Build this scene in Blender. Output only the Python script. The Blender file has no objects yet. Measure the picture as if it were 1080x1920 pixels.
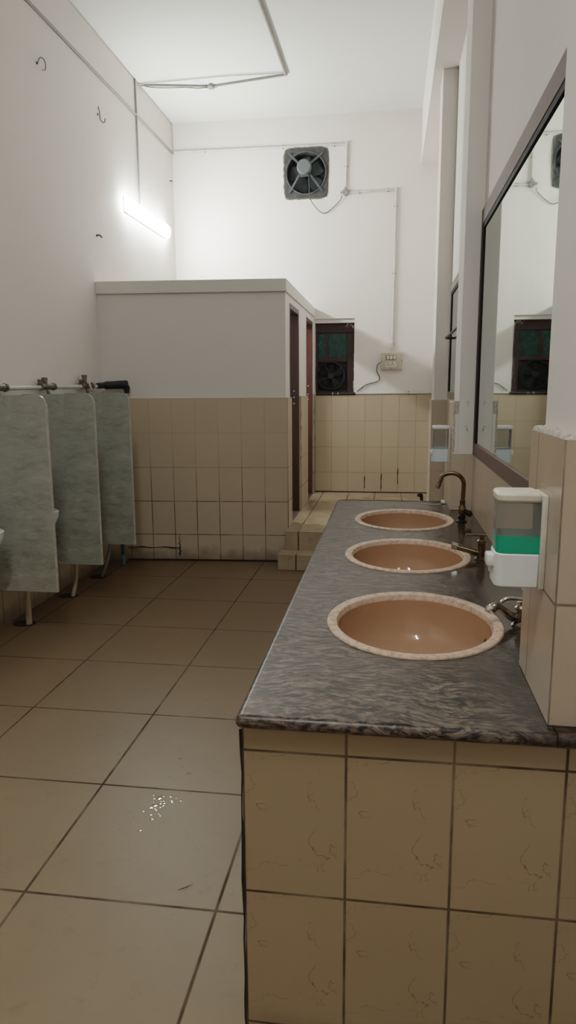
import bpy, bmesh, math, random
from mathutils import Vector, Matrix
random.seed(7)
SC = bpy.context.scene
COL = SC.collection
PI = math.pi

# ------------------------------------------------------------------ materials
def srgb(r, g, b):
    f = lambda c: (c/255/12.92) if c/255 <= .04045 else ((c/255+.055)/1.055)**2.4
    return (f(r), f(g), f(b), 1)

class NT:
    def __init__(s, name):
        s.m = bpy.data.materials.new(name); s.m.use_nodes = True
        s.t = s.m.node_tree; s.b = s.t.nodes['Principled BSDF']
    def n(s, typ, **k):
        o = s.t.nodes.new(typ)
        for a, v in k.items(): setattr(o, a, v)
        return o
    def l(s, a, b): s.t.links.new(a, b)
    def put(s, sock, v):
        if isinstance(v, bpy.types.NodeSocket): s.l(v, sock)
        else: sock.default_value = v
    def math(s, op, a, b=0.0, c=0.0, clamp=False):
        o = s.n('ShaderNodeMath', operation=op, use_clamp=clamp)
        s.put(o.inputs[0], a); s.put(o.inputs[1], b)
        if op in ('MULTIPLY_ADD', 'COMPARE', 'SMOOTH_MIN'): s.put(o.inputs[2], c)
        return o.outputs[0]
    def mix(s, f, a, b, mode='MIX'):
        o = s.n('ShaderNodeMix', data_type='RGBA', blend_type=mode)
        s.put(o.inputs[0], f); s.put(o.inputs[6], a); s.put(o.inputs[7], b)
        return o.outputs[2]
    def fmix(s, f, a, b):
        o = s.n('ShaderNodeMix', data_type='FLOAT')
        s.put(o.inputs[0], f); s.put(o.inputs[2], a); s.put(o.inputs[3], b)
        return o.outputs[0]
    def ramp(s, v, pts):
        o = s.n('ShaderNodeValToRGB'); e = o.color_ramp.elements
        while len(e) < len(pts): e.new(.5)
        for i, (p, c) in enumerate(pts):
            e[i].position = p; e[i].color = c if isinstance(c, tuple) else (c, c, c, 1)
        s.put(o.inputs[0], v); return o.outputs[0]
    def range(s, v, a, b, c=0.0, d=1.0):
        o = s.n('ShaderNodeMapRange'); s.put(o.inputs[0], v)
        for i, x in enumerate((a, b, c, d)): o.inputs[i+1].default_value = x
        return o.outputs[0]
    def pos(s, kind='world'):
        if kind == 'world': return s.n('ShaderNodeNewGeometry').outputs['Position']
        return s.n('ShaderNodeTexCoord').outputs['Object']
    def mapping(s, v, scale=(1, 1, 1), rot=(0, 0, 0), loc=(0, 0, 0)):
        o = s.n('ShaderNodeMapping'); s.put(o.inputs['Vector'], v)
        o.inputs['Scale'].default_value = scale; o.inputs['Rotation'].default_value = rot; o.inputs['Location'].default_value = loc
        return o.outputs[0]
    def noise(s, v, scale, detail=4, rough=.55, dist=0.0):
        o = s.n('ShaderNodeTexNoise'); s.put(o.inputs['Vector'], v)
        o.inputs['Scale'].default_value = scale; o.inputs['Detail'].default_value = detail
        o.inputs['Roughness'].default_value = rough; o.inputs['Distortion'].default_value = dist
        return o.outputs['Fac']
    def bump(s, h, strength=.2, dist=.002):
        o = s.n('ShaderNodeBump'); o.inputs['Strength'].default_value = strength; o.inputs['Distance'].default_value = dist
        s.put(o.inputs['Height'], h); s.l(o.outputs[0], s.b.inputs['Normal'])
    def set(s, **k):
        for a, v in k.items(): s.put(s.b.inputs[{'base': 'Base Color', 'rough': 'Roughness', 'metal': 'Metallic', 'spec': 'Specular IOR Level',
                                                  'trans': 'Transmission Weight', 'ior': 'IOR', 'alpha': 'Alpha', 'coat': 'Coat Weight',
                                                  'emit': 'Emission Color', 'es': 'Emission Strength'}[a]], v)
        return s.m

def plain(name, c, rough=.5, metal=0.0, spec=.5, var=.12, scale=30.0, bump=0.0):
    t = NT(name); p = t.pos('obj')
    f = t.noise(p, scale, 3)
    d = tuple(x*(1-2.2*var) for x in c[:3])+(1,)
    t.set(base=t.mix(t.range(f, .3, .7), d, c), rough=t.fmix(f, max(.03, rough-.08), min(1, rough+.1)), metal=metal, spec=spec)
    if bump: t.bump(f, bump, .003)
    return t.m

def paint(name, c, stain=.05, rough=.75):
    t = NT(name); p = t.pos()
    a = t.noise(p, .9, 4); b = t.noise(p, 9, 5, .6)
    col = t.mix(t.range(a, .35, .75, 0, stain*2), c, tuple(x*.8 for x in c[:3])+(1,))
    col = t.mix(t.range(b, .55, .8, 0, stain), col, srgb(150, 140, 125))
    t.set(base=col, rough=rough, spec=.25)
    t.bump(t.noise(p, 22, 5, .6), .12, .004)
    return t.m

def tile(name, c, grout, w, h, ox=0., oyu=0., oz=0., oyv=0., gw=.004, rough=.28, vein=0.0, veinc=None, var=.06,
         fade_z=None, dirt=0.0, stain=0.0, stainc=None, grout_amt=1.0, wall_dirt=None):
    """glazed tiles: the grid follows the surface the tile lies on (x or y across, z or y up)"""
    t = NT(name); g = t.n('ShaderNodeNewGeometry'); P = g.outputs['Position']
    sp = t.n('ShaderNodeSeparateXYZ'); t.l(P, sp.inputs[0]); sn = t.n('ShaderNodeSeparateXYZ'); t.l(g.outputs['True Normal'], sn.inputs[0])
    x, y, z = sp.outputs
    sx = t.math('GREATER_THAN', t.math('ABSOLUTE', sn.outputs[0]), .5); sz = t.math('GREATER_THAN', t.math('ABSOLUTE', sn.outputs[2]), .5)
    u = t.fmix(sx, t.math('SUBTRACT', x, ox), t.math('SUBTRACT', y, oyu))
    v = t.fmix(sz, t.math('SUBTRACT', z, oz), t.math('SUBTRACT', y, oyv))
    un, vn = t.math('DIVIDE', u, w), t.math('DIVIDE', v, h)
    du = t.math('MULTIPLY', t.math('ABSOLUTE', t.math('SUBTRACT', t.math('FRACT', t.math('ADD', un, .5)), .5)), w)
    dv = t.math('MULTIPLY', t.math('ABSOLUTE', t.math('SUBTRACT', t.math('FRACT', t.math('ADD', vn, .5)), .5)), h)
    d = t.math('MINIMUM', du, dv)
    line = t.range(d, gw*.35, gw*.75, 1, 0)
    wob = t.noise(P, 6, 3)
    line = t.math('MULTIPLY', line, t.range(wob, .3, .6, .45*grout_amt, grout_amt))
    if fade_z: line = t.math('MULTIPLY', line, t.range(z, fade_z[0], fade_z[1], 1, fade_z[2]))
    cmb = t.n('ShaderNodeCombineXYZ'); t.l(t.math('FLOOR', un), cmb.inputs[0]); t.l(t.math('FLOOR', vn), cmb.inputs[1])
    wn = t.n('ShaderNodeTexWhiteNoise', noise_dimensions='3D'); t.l(cmb.outputs[0], wn.inputs['Vector'])
    k = t.range(wn.outputs['Value'], 0, 1, 1-var, 1+var*.5)
    soft = t.noise(P, 3.0, 5, .6)
    k = t.math('MULTIPLY', k, t.range(soft, .3, .7, 1-var, 1+var*.6))
    base = t.mix(1.0, c, k, 'MULTIPLY')
    if vein:
        # hair veins repeat from tile to tile: the pattern lives in each tile's own frame
        fu = t.math('FRACT', un); fv = t.math('FRACT', vn)
        cv = t.n('ShaderNodeCombineXYZ'); t.l(t.math('MULTIPLY', fu, w), cv.inputs[0]); t.l(t.math('MULTIPLY', fv, h), cv.inputs[1])
        wv = t.noise(t.mapping(cv.outputs[0], loc=(3.37, 1.2, .4)), 8.5, 4, .58, .7)
        vl = t.range(t.math('ABSOLUTE', t.math('SUBTRACT', wv, .5)), .002, .013, 1, 0)
        brk = t.range(t.noise(cv.outputs[0], 13, 2), .43, .58, 0, 1)
        base = t.mix(t.math('MULTIPLY', t.math('MULTIPLY', vl, brk), vein), base, veinc)
    if stain:
        s1 = t.range(t.noise(P, 1.3, 6, .62), .42, .68, 0, stain)
        base = t.mix(s1, base, stainc)
        s2 = t.range(t.noise(P, 14, 5, .7), .56, .72, 0, stain*.7)
        base = t.mix(s2, base, tuple(q*.55 for q in stainc[:3])+(1,))
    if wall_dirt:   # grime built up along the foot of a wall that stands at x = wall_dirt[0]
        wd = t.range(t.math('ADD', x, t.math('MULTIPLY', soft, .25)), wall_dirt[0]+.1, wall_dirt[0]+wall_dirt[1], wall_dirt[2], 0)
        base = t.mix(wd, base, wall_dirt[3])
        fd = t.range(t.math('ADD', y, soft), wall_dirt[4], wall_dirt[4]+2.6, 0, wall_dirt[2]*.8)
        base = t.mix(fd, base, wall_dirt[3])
    if dirt:
        dz = t.math('ADD', z, t.math('MULTIPLY', t.noise(P, 11, 4), -.16))
        base = t.mix(t.range(dz, -.06, .06, dirt, 0), base, srgb(52, 38, 24))
    col = t.mix(line, base, grout)
    t.set(base=col, rough=t.fmix(line, rough, .85), spec=.45)
    t.bump(t.math('SUBTRACT', 1.0, line), .35, .0015)
    return t.m

WALL = paint('wall_paint', srgb(226, 219, 213))
CEIL = paint('ceiling_paint', srgb(222, 221, 216), .04)
BEIGE = srgb(186, 167, 142)
GRC = srgb(92, 72, 50)
T_COUNTER = tile('counter_tiles', srgb(156, 134, 105), srgb(66, 50, 34), .2185, .333, ox=-.2955, oz=.0975, oyu=1.355, gw=.0052, vein=.85, veinc=srgb(112, 82, 54), var=.04, dirt=.5, rough=.3)
T_PILLAR = tile('pillar_tiles', srgb(182, 162, 140), srgb(84, 66, 48), .26, .333, ox=.322, oz=1.1, oyu=1.605, gw=.005, vein=.15, veinc=srgb(150, 120, 92), var=.04, grout_amt=.8)
T_FARPILLAR = tile('far_pillar_tiles', srgb(192, 174, 152), GRC, .2, .298, ox=.34, oz=.237, oyu=4.1, gw=.003, var=.04, grout_amt=.35)
T_RECESS = tile('recess_tiles', srgb(190, 171, 150), GRC, .2, .298, oz=.87, oyu=3.9, gw=.003, var=.05, grout_amt=.3, stain=.2, stainc=srgb(140, 118, 96))
T_CUB = tile('cubicle_tiles', srgb(190, 171, 147), srgb(80, 58, 38), .2005, .298, ox=-.865, oz=.237, oyu=6.0, gw=.0065, var=.035, fade_z=(.55, .98, .22), dirt=.55, rough=.3)
T_BACK = tile('back_tiles', srgb(184, 166, 140), srgb(96, 72, 48), .192, .297, ox=.096, oz=.535, gw=.005, var=.045, dirt=0, grout_amt=.6, rough=.3)
T_LEFT = tile('left_tiles', srgb(172, 152, 126), srgb(60, 44, 30), .2, .298, oz=.237, oyu=.1, gw=.006, var=.05, dirt=.6)
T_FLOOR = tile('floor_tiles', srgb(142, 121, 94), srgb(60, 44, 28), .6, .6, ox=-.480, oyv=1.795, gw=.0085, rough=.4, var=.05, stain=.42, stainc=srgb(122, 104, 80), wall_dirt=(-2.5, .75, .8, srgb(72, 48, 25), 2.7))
T_PLAT = tile('platform_tiles', srgb(172, 153, 125), srgb(70, 48, 30), .3, .44, ox=-.76, oyv=7.94, oz=.3, oyu=6, gw=.012, rough=.22, var=.08, stain=.7, stainc=srgb(124, 100, 70))

def granite_mat():
    t = NT('granite'); P = t.pos()
    w1 = t.n('ShaderNodeTexNoise'); t.l(P, w1.inputs['Vector']); w1.inputs['Scale'].default_value = 3.2; w1.inputs['Detail'].default_value = 3
    off = t.n('ShaderNodeVectorMath', operation='SCALE'); t.l(w1.outputs['Color'], off.inputs[0]); off.inputs['Scale'].default_value = .22
    add = t.n('ShaderNodeVectorMath', operation='ADD'); t.l(P, add.inputs[0]); t.l(off.outputs[0], add.inputs[1])
    m = t.mapping(add.outputs[0], (34, 150, 90), (0, 0, math.radians(24)))
    a = t.noise(m, 1.0, 6, .66, .5)
    m2 = t.mapping(add.outputs[0], (16, 60, 40), (0, 0, math.radians(28)))
    b = t.noise(m2, 1.0, 4, .6, .4)
    f = t.math('ADD', t.math('MULTIPLY', a, .62), t.math('MULTIPLY', b, .38))
    col = t.ramp(f, [(.40, srgb(12, 9, 8)), (.465, srgb(40, 32, 27)), (.51, srgb(84, 72, 62)), (.565, srgb(106, 92, 80)), (.66, srgb(150, 133, 118))])
    brn = t.range(t.noise(P, 2.6, 4, .6), .45, .65, 0, .45)
    col = t.mix(t.math('MULTIPLY', brn, .6), col, srgb(74, 52, 40))
    sp = t.n('ShaderNodeSeparateXYZ'); t.l(P, sp.inputs[0])
    edge = t.math('ADD', sp.outputs[0], t.math('MULTIPLY', t.math('SUBTRACT', t.noise(P, 7, 4), .5), .34))
    wet = t.range(edge, .17, .29, 0, 1)            # splashed, soaked stone around the taps
    pud = t.range(t.noise(P, 9, 3, .5, .4), .58, .63, 0, .5)
    wet = t.math('MAXIMUM', wet, t.math('MULTIPLY', pud, t.range(sp.outputs[0], -.1, .2, 0, 1)))
    col = t.mix(t.math('MULTIPLY', wet, .66), col, srgb(30, 20, 14))
    gl = t.math('MULTIPLY', wet, t.range(sp.outputs[1], 1.62, 1.85, 0, 1))
    t.set(base=col, rough=t.fmix(gl, t.range(a, .3, .7, .28, .44), .15), spec=.28)
    return t.m
GRANITE = granite_mat()

def marble_mat():
    t = NT('partition_marble'); P = t.pos('obj')
    m = t.mapping(P, (3, 3, 6), (0, .3, 0))
    a = t.noise(m, 1.6, 7, .66, .5); b = t.noise(t.mapping(P, (4, 4, 13), (0, -.12, 0)), 2.0, 7, .72, 1.2); c = t.noise(P, 40, 4, .6)
    sp = t.n('ShaderNodeSeparateXYZ'); t.l(P, sp.inputs[0])
    low = t.range(sp.outputs[2], .1, .75, 1, .25)
    f = t.math('ADD', t.math('MULTIPLY', a, .5), t.math('MULTIPLY', b, .5))
    col = t.ramp(f, [(.34, srgb(104, 104, 92)), (.48, srgb(148, 147, 134)), (.58, srgb(164, 162, 150)), (.72, srgb(204, 201, 188))])
    col = t.mix(t.math('MULTIPLY', t.math('SUBTRACT', 1.0, low), .55), col, srgb(152, 155, 147))
    col = t.mix(t.range(c, .62, .75, 0, .35), col, srgb(80, 80, 72))
    t.set(base=col, rough=t.range(a, .3, .7, .25, .45), spec=.45)
    return t.m
MARBLE = marble_mat()
MARBLE_EDGE = plain('marble_edge', srgb(176, 172, 158), .5)

def ceramic_mat(name, c, dirty=0.0, rough=.1):
    t = NT(name); P = t.pos('obj')
    a = t.noise(P, 5, 4); b = t.noise(P, 60, 5, .7)
    col = t.mix(t.range(a, .3, .7, 0, .3), c, tuple(x*.78 for x in c[:3])+(1,))
    if dirty:
        col = t.mix(t.range(b, .47, .62, 0, dirty), col, srgb(120, 84, 60))
        col = t.mix(t.range(t.noise(P, 24, 4, .7), .52, .7, 0, dirty), col, srgb(226, 206, 186))
        t.bump(b, .4, .002)
    t.set(base=col, rough=t.range(b, .4, .7, rough, rough+(.5 if dirty else .08)), spec=.5)
    return t.m
BOWL = ceramic_mat('peach_ceramic', srgb(172, 130, 100), rough=.045)
RIM = ceramic_mat('stained_peach_rim', srgb(212, 180, 156), .5, .3)
WHITE_CERAMIC = ceramic_mat('white_ceramic', srgb(226, 228, 226))
CHROME = plain('tarnished_chrome', srgb(150, 138, 122), .25, 1.0, var=.25, scale=60)
BRASS = plain('tarnished_brass', srgb(122, 104, 80), .3, 1.0, var=.22, scale=50)
VALVE = plain('limed_metal', srgb(128, 122, 110), .5, .6, var=.3, scale=40)
BRIGHT = plain('bright_chrome', srgb(214, 210, 202), .1, 1.0, var=.05)
DARKM = plain('dark_metal', srgb(40, 34, 28), .45, .7)
WHITE_PL = plain('white_plastic', srgb(232, 232, 230), .3, var=.04)
OLD_WHITE = plain('aged_white_plastic', srgb(222, 212, 196), .4, var=.12, scale=18)
PALE_BLUE = plain('pale_blue_plastic', srgb(214, 226, 232), .3, var=.03)
PVC = plain('painted_conduit', srgb(206, 204, 198), .5, var=.1, scale=9)
PVC_GREY = plain('grey_conduit', srgb(136, 134, 128), .5, var=.1, scale=9)
HOSE = plain('aged_hose', srgb(176, 158, 130), .5, var=.12, scale=14)
HOSE_GREY = plain('grey_hose', srgb(128, 128, 118), .5, var=.12, scale=14)
BLUE = plain('blue_pipe', srgb(28, 62, 92), .35, var=.1)
CYAN = plain('faded_blue_pipe', srgb(96, 140, 150), .4, var=.1)
CABLE = plain('dark_cable', srgb(66, 62, 52), .55)
BLACK = plain('black_rubber', srgb(20, 20, 20), .6, var=.2, scale=22)
SOOT = plain('soot_and_darkness', srgb(13, 14, 15), .7, var=.2)  # fan black, also painted darkness behind the window and in drain holes
SOOTM = plain('sooty_metal', srgb(34, 38, 40), .35, .4, var=.2)
FAN_GREY = plain('fan_grey', srgb(80, 84, 85), .5, .2, var=.16, scale=16)
FAN_FRAME = plain('dusty_fan_frame', srgb(72, 72, 67), .7, .1, var=.3, scale=22, bump=.3)
FAN_BLADE = plain('fan_blade', srgb(40, 46, 50), .5, .2)
WOOD = plain('red_brown_wood', srgb(82, 38, 26), .5, var=.2, scale=7)
WOOD_DARK = plain('dark_red_wood', srgb(58, 24, 22), .45, var=.22, scale=7)
WINWOOD = plain('window_wood', srgb(52, 22, 20), .5, var=.22, scale=9)
FRAME = plain('brown_mirror_frame', srgb(106, 84, 74), .6, 0, spec=.2, var=.06)
FRAME_DARK = plain('dark_frame_lip', srgb(34, 30, 28), .7, spec=.15)
MORTAR = plain('rough_mortar', srgb(206, 194, 180), .9, var=.22, scale=40, bump=.6)
CRACK = plain('broken_grout', srgb(44, 30, 18), .9, var=.3)
SWITCHF = plain('switch_face', srgb(196, 186, 168), .45, var=.1)
SWITCHD = plain('switch_slot', srgb(92, 74, 58), .5)

def glassy(name, c, mixf=.8, rough=.03):
    t = NT(name); out = t.t.nodes['Material Output']
    tr = t.n('ShaderNodeBsdfTransparent'); tr.inputs[0].default_value = c
    f = t.n('ShaderNodeFresnel'); f.inputs[0].default_value = 1.45
    mx = t.n('ShaderNodeMixShader'); t.set(base=tuple(x*.6 for x in c[:3])+(1,), rough=rough)
    t.put(mx.inputs[0], t.math('ADD', t.math('MULTIPLY', f.outputs[0], .8), 1-mixf, clamp=True))
    t.l(tr.outputs[0], mx.inputs[1]); t.l(t.b.outputs[0], mx.inputs[2]); t.l(mx.outputs[0], out.inputs[0])
    return t.m
TANK = glassy('clear_tank', (.80, .80, .78, 1), .84)
def soap_mat():
    t = NT('green_soap'); p = t.pos('obj'); f = t.noise(p, 6, 2)
    return t.set(base=t.mix(f, srgb(0, 140, 108), srgb(4, 160, 126)), rough=.2)
SOAP = soap_mat()
def soap_top():
    t = NT('soap_surface'); p = t.pos('obj'); f = t.noise(p, 6, 2)
    return t.set(base=t.mix(f, srgb(110, 196, 164), srgb(130, 208, 176)), rough=.2)
SOAPTOP = soap_top()
def mirror_mat():
    t = NT('mirror_glass'); p = t.pos()
    f = t.noise(p, 2.2, 4); g = t.noise(p, 30, 5, .7)
    return t.set(base=t.mix(t.range(f, .3, .7), srgb(196, 208, 200), srgb(206, 216, 208)), metal=1.0, rough=t.range(g, .45, .75, .015, .06))
MIRROR = mirror_mat()
def pane_mat():
    t = NT('green_pane'); p = t.pos(); g = t.noise(p, 26, 5, .7)
    return t.set(base=t.mix(t.range(g, .52, .7), srgb(4, 66, 60), srgb(50, 140, 118)), rough=.25)
PANE = pane_mat()
PANE_DARK = plain('dark_green_pane', srgb(2, 58, 54), .25, var=.2)
def lamp_mat(s):
    t = NT('lit_diffuser'); p = t.pos('obj'); f = t.noise(p, 2, 1)
    return t.set(base=srgb(240, 244, 246), emit=t.mix(f, (.93, 1, .98, 1), (.95, 1, .985, 1)), es=s)
LAMP = lamp_mat(60.0)
LAMP2 = lamp_mat(68.0)
def water_mat():
    t = NT('water_drops'); p = t.pos(); f = t.noise(p, 30, 1)
    return t.set(base=t.mix(f, srgb(134, 117, 92), srgb(146, 128, 102)), rough=.03, spec=1.0)
WATER = water_mat()

# ------------------------------------------------------------------ mesh helpers
def BM(): return bmesh.new()
def box(bm, x0, x1, y0, y1, z0, z1, bev=0.0, seg=2):
    vs = [bm.verts.new((x, y, z)) for z in (z0, z1) for y in (y0, y1) for x in (x0, x1)]
    fs = [bm.faces.new([vs[i] for i in q]) for q in ((0, 2, 3, 1), (4, 5, 7, 6), (0, 1, 5, 4), (2, 6, 7, 3), (0, 4, 6, 2), (1, 3, 7, 5))]
    if bev:
        es = {e for f in fs for e in f.edges}
        bmesh.ops.bevel(bm, geom=list(es), offset=bev, segments=seg, affect='EDGES', profile=.5)
    return bm
def prism(bm, pts, z0, z1):
    """footprint (counter-clockwise) pulled up from z0 to z1"""
    a = [bm.verts.new((x, y, z0)) for x, y in pts]; b = [bm.verts.new((x, y, z1)) for x, y in pts]
    bm.faces.new(a[::-1]); bm.faces.new(b); n = len(pts)
    for i in range(n): bm.faces.new((a[i], a[(i+1) % n], b[(i+1) % n], b[i]))
    return bm
def plate(bm, pts, axis, a0, a1):
    """outline in the plane across `axis`, given thickness a0..a1"""
    def P(p, a):
        return (a, p[0], p[1]) if axis == 'x' else (p[0], a, p[1]) if axis == 'y' else (p[0], p[1], a)
    A = [bm.verts.new(P(p, a0)) for p in pts]; B = [bm.verts.new(P(p, a1)) for p in pts]
    n = len(pts); fs = [bm.faces.new(A), bm.faces.new(B[::-1])]
    for i in range(n): fs.append(bm.faces.new((A[i], B[i], B[(i+1) % n], A[(i+1) % n])))
    return bm
def cat(pts, sub=6):
    pts = [Vector(p) for p in pts]; out = []
    for i in range(len(pts)-1):
        p0 = pts[max(i-1, 0)]; p1 = pts[i]; p2 = pts[i+1]; p3 = pts[min(i+2, len(pts)-1)]
        for k in range(sub):
            t = k/sub
            out.append(.5*((2*p1)+(p2-p0)*t+(2*p0-5*p1+4*p2-p3)*t*t+(3*p1-p0-3*p2+p3)*t**3))
    out.append(pts[-1]); return out
def tube(bm, pts, r, n=12, smooth=0, closed=False):
    """round bar along pts; r may be one radius or one per point"""
    pts = cat(pts, smooth) if smooth else [Vector(p) for p in pts]
    m = len(pts); rs = r if isinstance(r, (list, tuple)) else [r]*m
    if len(rs) != m: rs = [rs[min(int(i*(len(rs)-1)/(m-1)+.5), len(rs)-1)] for i in range(m)]
    t0 = (pts[1]-pts[0]).normalized(); up = Vector((0, 0, 1)) if abs(t0.z) < .9 else Vector((1, 0, 0))
    s = t0.cross(up).normalized(); rings = []
    for i in range(m):
        t = (pts[min(i+1, m-1)]-pts[max(i-1, 0)]).normalized()
        s = (s-t*s.dot(t)).normalized(); b = t.cross(s)
        rings.append([bm.verts.new(pts[i]+(s*math.cos(2*PI*k/n)+b*math.sin(2*PI*k/n))*rs[i]) for k in range(n)])
    for i in range(m-1):
        for k in range(n): bm.faces.new((rings[i][k], rings[i][(k+1) % n], rings[i+1][(k+1) % n], rings[i+1][k]))
    bm.faces.new(rings[0][::-1]); bm.faces.new(rings[-1])
    return bm
def lathe(bm, prof, c=(0, 0, 0), n=32, sx=1.0, sy=1.0, M=None):
    """profile of (radius, height) turned about the vertical; M tips it over"""
    rings = []
    for r, z in prof:
        if r < 1e-6:
            v = Vector((0, 0, z)); rings.append([bm.verts.new((M @ v if M else v)+Vector(c))])
        else:
            q = []
            for k in range(n):
                v = Vector((r*sx*math.cos(2*PI*k/n), r*sy*math.sin(2*PI*k/n), z)); q.append(bm.verts.new((M @ v if M else v)+Vector(c)))
            rings.append(q)
    for a, b in zip(rings, rings[1:]):
        for k in range(n):
            k2 = (k+1) % n
            if len(a) == 1 and len(b) == 1: continue
            if len(a) == 1: bm.faces.new((a[0], b[k2], b[k]))
            elif len(b) == 1: bm.faces.new((a[k], a[k2], b[0]))
            else: bm.faces.new((a[k], a[k2], b[k2], b[k]))
    return bm
TOX = Matrix.Rotation(-PI/2, 3, 'Y'); TOY = Matrix.Rotation(PI/2, 3, 'X')   # turn a lathe axis to -x / -y

def obj(name, bm, m, parent=None, label=None, kind=None, bevel=0.0, sharp=38):
    bmesh.ops.recalc_face_normals(bm, faces=bm.faces)
    me = bpy.data.meshes.new(name); bm.to_mesh(me); bm.free()
    for ml in (m if isinstance(m, (list, tuple)) else [m]): me.materials.append(ml)
    for p in me.polygons: p.use_smooth = True
    me.set_sharp_from_angle(angle=math.radians(sharp))
    o = bpy.data.objects.new(name, me); COL.objects.link(o)
    if parent:
        q = parent; off = Vector((0, 0, 0))
        while q: off += q.location; q = q.parent
        if parent.type == 'MESH' and parent.parent is None and parent.location.length < 1e-9: off = Vector((0, 0, 0))
        me.transform(Matrix.Translation(-off)); o.parent = parent
    if bevel:
        b = o.modifiers.new('bevel', 'BEVEL'); b.width = bevel; b.segments = 2; b.limit_method = 'ANGLE'
    if label: o['label'] = label
    if kind: o['kind'] = kind
    return o
def struct(name, bm, m, parent=None, bevel=0.0): return obj(name, bm, m, parent, kind='structure' if not parent else None, bevel=bevel)
def thing(name, label, category, loc, group=None):
    o = bpy.data.objects.new(name, None); COL.objects.link(o); o.location = loc; o.empty_display_size = .05
    o['label'] = label; o['category'] = category
    if group: o['group'] = group
    return o
def tag(o, label, category, group=None):
    o['label'] = label; o['category'] = category
    if group: o['group'] = group
    return o
def dup(root, loc, label, group=None):
    def rec(o, par):
        c = o.copy(); COL.objects.link(c)
        if par: c.parent = par
        for ch in [x for x in bpy.data.objects if x.parent == o]: rec(ch, c)
        return c
    r = rec(root, None); r.location = loc; r['label'] = label
    if group: r['group'] = group
    return r

# ------------------------------------------------------------------ the room
XL, XR, YF, YB, ZC = -2.48, .457, -3.2, 8.25, 4.42
def wall_holes(bm, us, vs, holes, put):
    """wall made of cells, cells inside a hole left out; put(bm,u0,u1,v0,v1) adds a block"""
    for u0, u1 in zip(us, us[1:]):
        for v0, v1 in zip(vs, vs[1:]):
            cu, cv = (u0+u1)/2, (v0+v1)/2
            if any(a < cu < b and c < cv < d for a, b, c, d in holes): continue
            put(bm, u0, u1, v0, v1)
    bmesh.ops.remove_doubles(bm, verts=bm.verts, dist=1e-5)
    seen = {}
    for f in list(bm.faces):
        k = tuple(sorted(v.index for v in f.verts)) if False else frozenset(f.verts)
        seen.setdefault(k, []).append(f)
    bmesh.ops.delete(bm, geom=[f for v in seen.values() if len(v) > 1 for f in v], context='FACES_ONLY')

struct('floor', box(BM(), XL-.15, XR+.15, YF-.15, YB+.15, -.12, 0), T_FLOOR)
struct('ceiling', box(BM(), XL-.15, XR+.15, YF-.15, YB+.15, ZC, ZC+.12), CEIL)
struct('wall_left', box(BM(), XL-.15, XL, YF-.15, YB, 0, ZC), WALL)
struct('wall_right', box(BM(), XR, XR+.15, YF-.15, YB, 0, ZC), WALL)
struct('wall_front', box(BM(), XL, XR, YF-.15, YF, 0, ZC), WALL)
WX0, WX1, WZ0, WZ1 = -.872, -.42, 1.45, 2.28
FX0, FX1, FZ0, FZ1 = -1.207, -.730, 3.578, 4.098
b = BM()
wall_holes(b, [XL-.15, FX0+.02, WX0, FX1-.02, WX1, XR+.15], [0, WZ0, WZ1, FZ0+.02, FZ1-.02, ZC],
           [(WX0, WX1, WZ0, WZ1), (FX0+.02, FX1-.02, FZ0+.02, FZ1-.02)], lambda m, a, c, d, e: box(m, a, c, YB, YB+.2, d, e))
struct('wall_back', b, WALL)
# tiled lower walls
TT = 1.43
struct('trim_left', box(BM(), XL, XL+.02, YF, 5.95, 0, TT), T_LEFT)
tb = struct('trim_back', box(BM(), -.86, XR, YB-.022, YB, .3, 1.425), T_BACK)
for x, z0, z1 in ((-.285, .345, .50), (-.093, .34, .535), (.096, .40, .60)):
    c = BM(); p = [(x-.004, z0), (x+.006, z0+.01), (x+.003, (z0+z1)/2), (x+.009, z1-.03), (x+.001, z1), (x-.006, z1-.06), (x-.003, (z0+z1)/2-.03)]
    plate(c, p, 'y', YB-.0245, YB-.021); obj('crack', c, CRACK, tb, label='dark broken joint')
obj('crack', box(BM(), -.86, .45, YB-.026, YB-.02, .3, .312), CRACK, tb)
# overhead beam along the right wall
struct('trim_beam', box(BM(), .277, XR, YF, YB, 3.86, ZC), WALL)

# the pillars that part the washing alcoves
def pillar(name, x, y0, y1, mat=WALL): return box(BM(), x, XR, y0, y1, 0, 3.86)
struct('wall_pillar_near', box(BM(), .345, XR, 1.40, 1.665, 0, 3.86), WALL, bevel=.004)
pn = struct('trim_pillar_near', box(BM(), .321, XR, 1.372, 1.69, .852, TT-.012), T_PILLAR)
m = BM(); rr = random.Random(3)
def crust(bm, P, W, h):
    """rough mortar ridge: P(t) gives the outer edge, W(t) the inner edge, h its mean height"""
    N = 46; rows = []; hh_ = h
    for k in range(N+1):
        t = k/N; o, i = Vector(P(t)), Vector(W(t)); hh_ = .55*hh_+.45*h*(.35+1.5*rr.random()); j = .003*rr.random()
        rows.append([bm.verts.new(v) for v in (o, o.lerp(i, .08+j*20)+Vector((0, 0, hh_*.8)), o.lerp(i, .45)+Vector((0, 0, hh_*(.7+.6*rr.random()))), i+Vector((0, 0, hh_*.5+.002)), i)])
    for A, B in zip(rows, rows[1:]):
        for k in range(4): bm.faces.new((A[k], A[k+1], B[k+1], B[k]))
crust(m, lambda t: (.3225, 1.374+t*.314, TT-.012), lambda t: (.3455, 1.39+t*.29, TT-.012), .010)
crust(m, lambda t: (.3225+t*.13, 1.3735, TT-.012), lambda t: (.34+t*.115, 1.401, TT-.012), .010)
obj('mortar_bed', m, MORTAR, pn, sharp=60)
struct('wall_pillar_middle', box(BM(), .361, XR, 3.905, 4.20, 0, 3.86), WALL, bevel=.004)
pm = struct('trim_pillar_middle', box(BM(), .334, .361, 3.925, 4.20, .85, TT), T_FARPILLAR)
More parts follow.
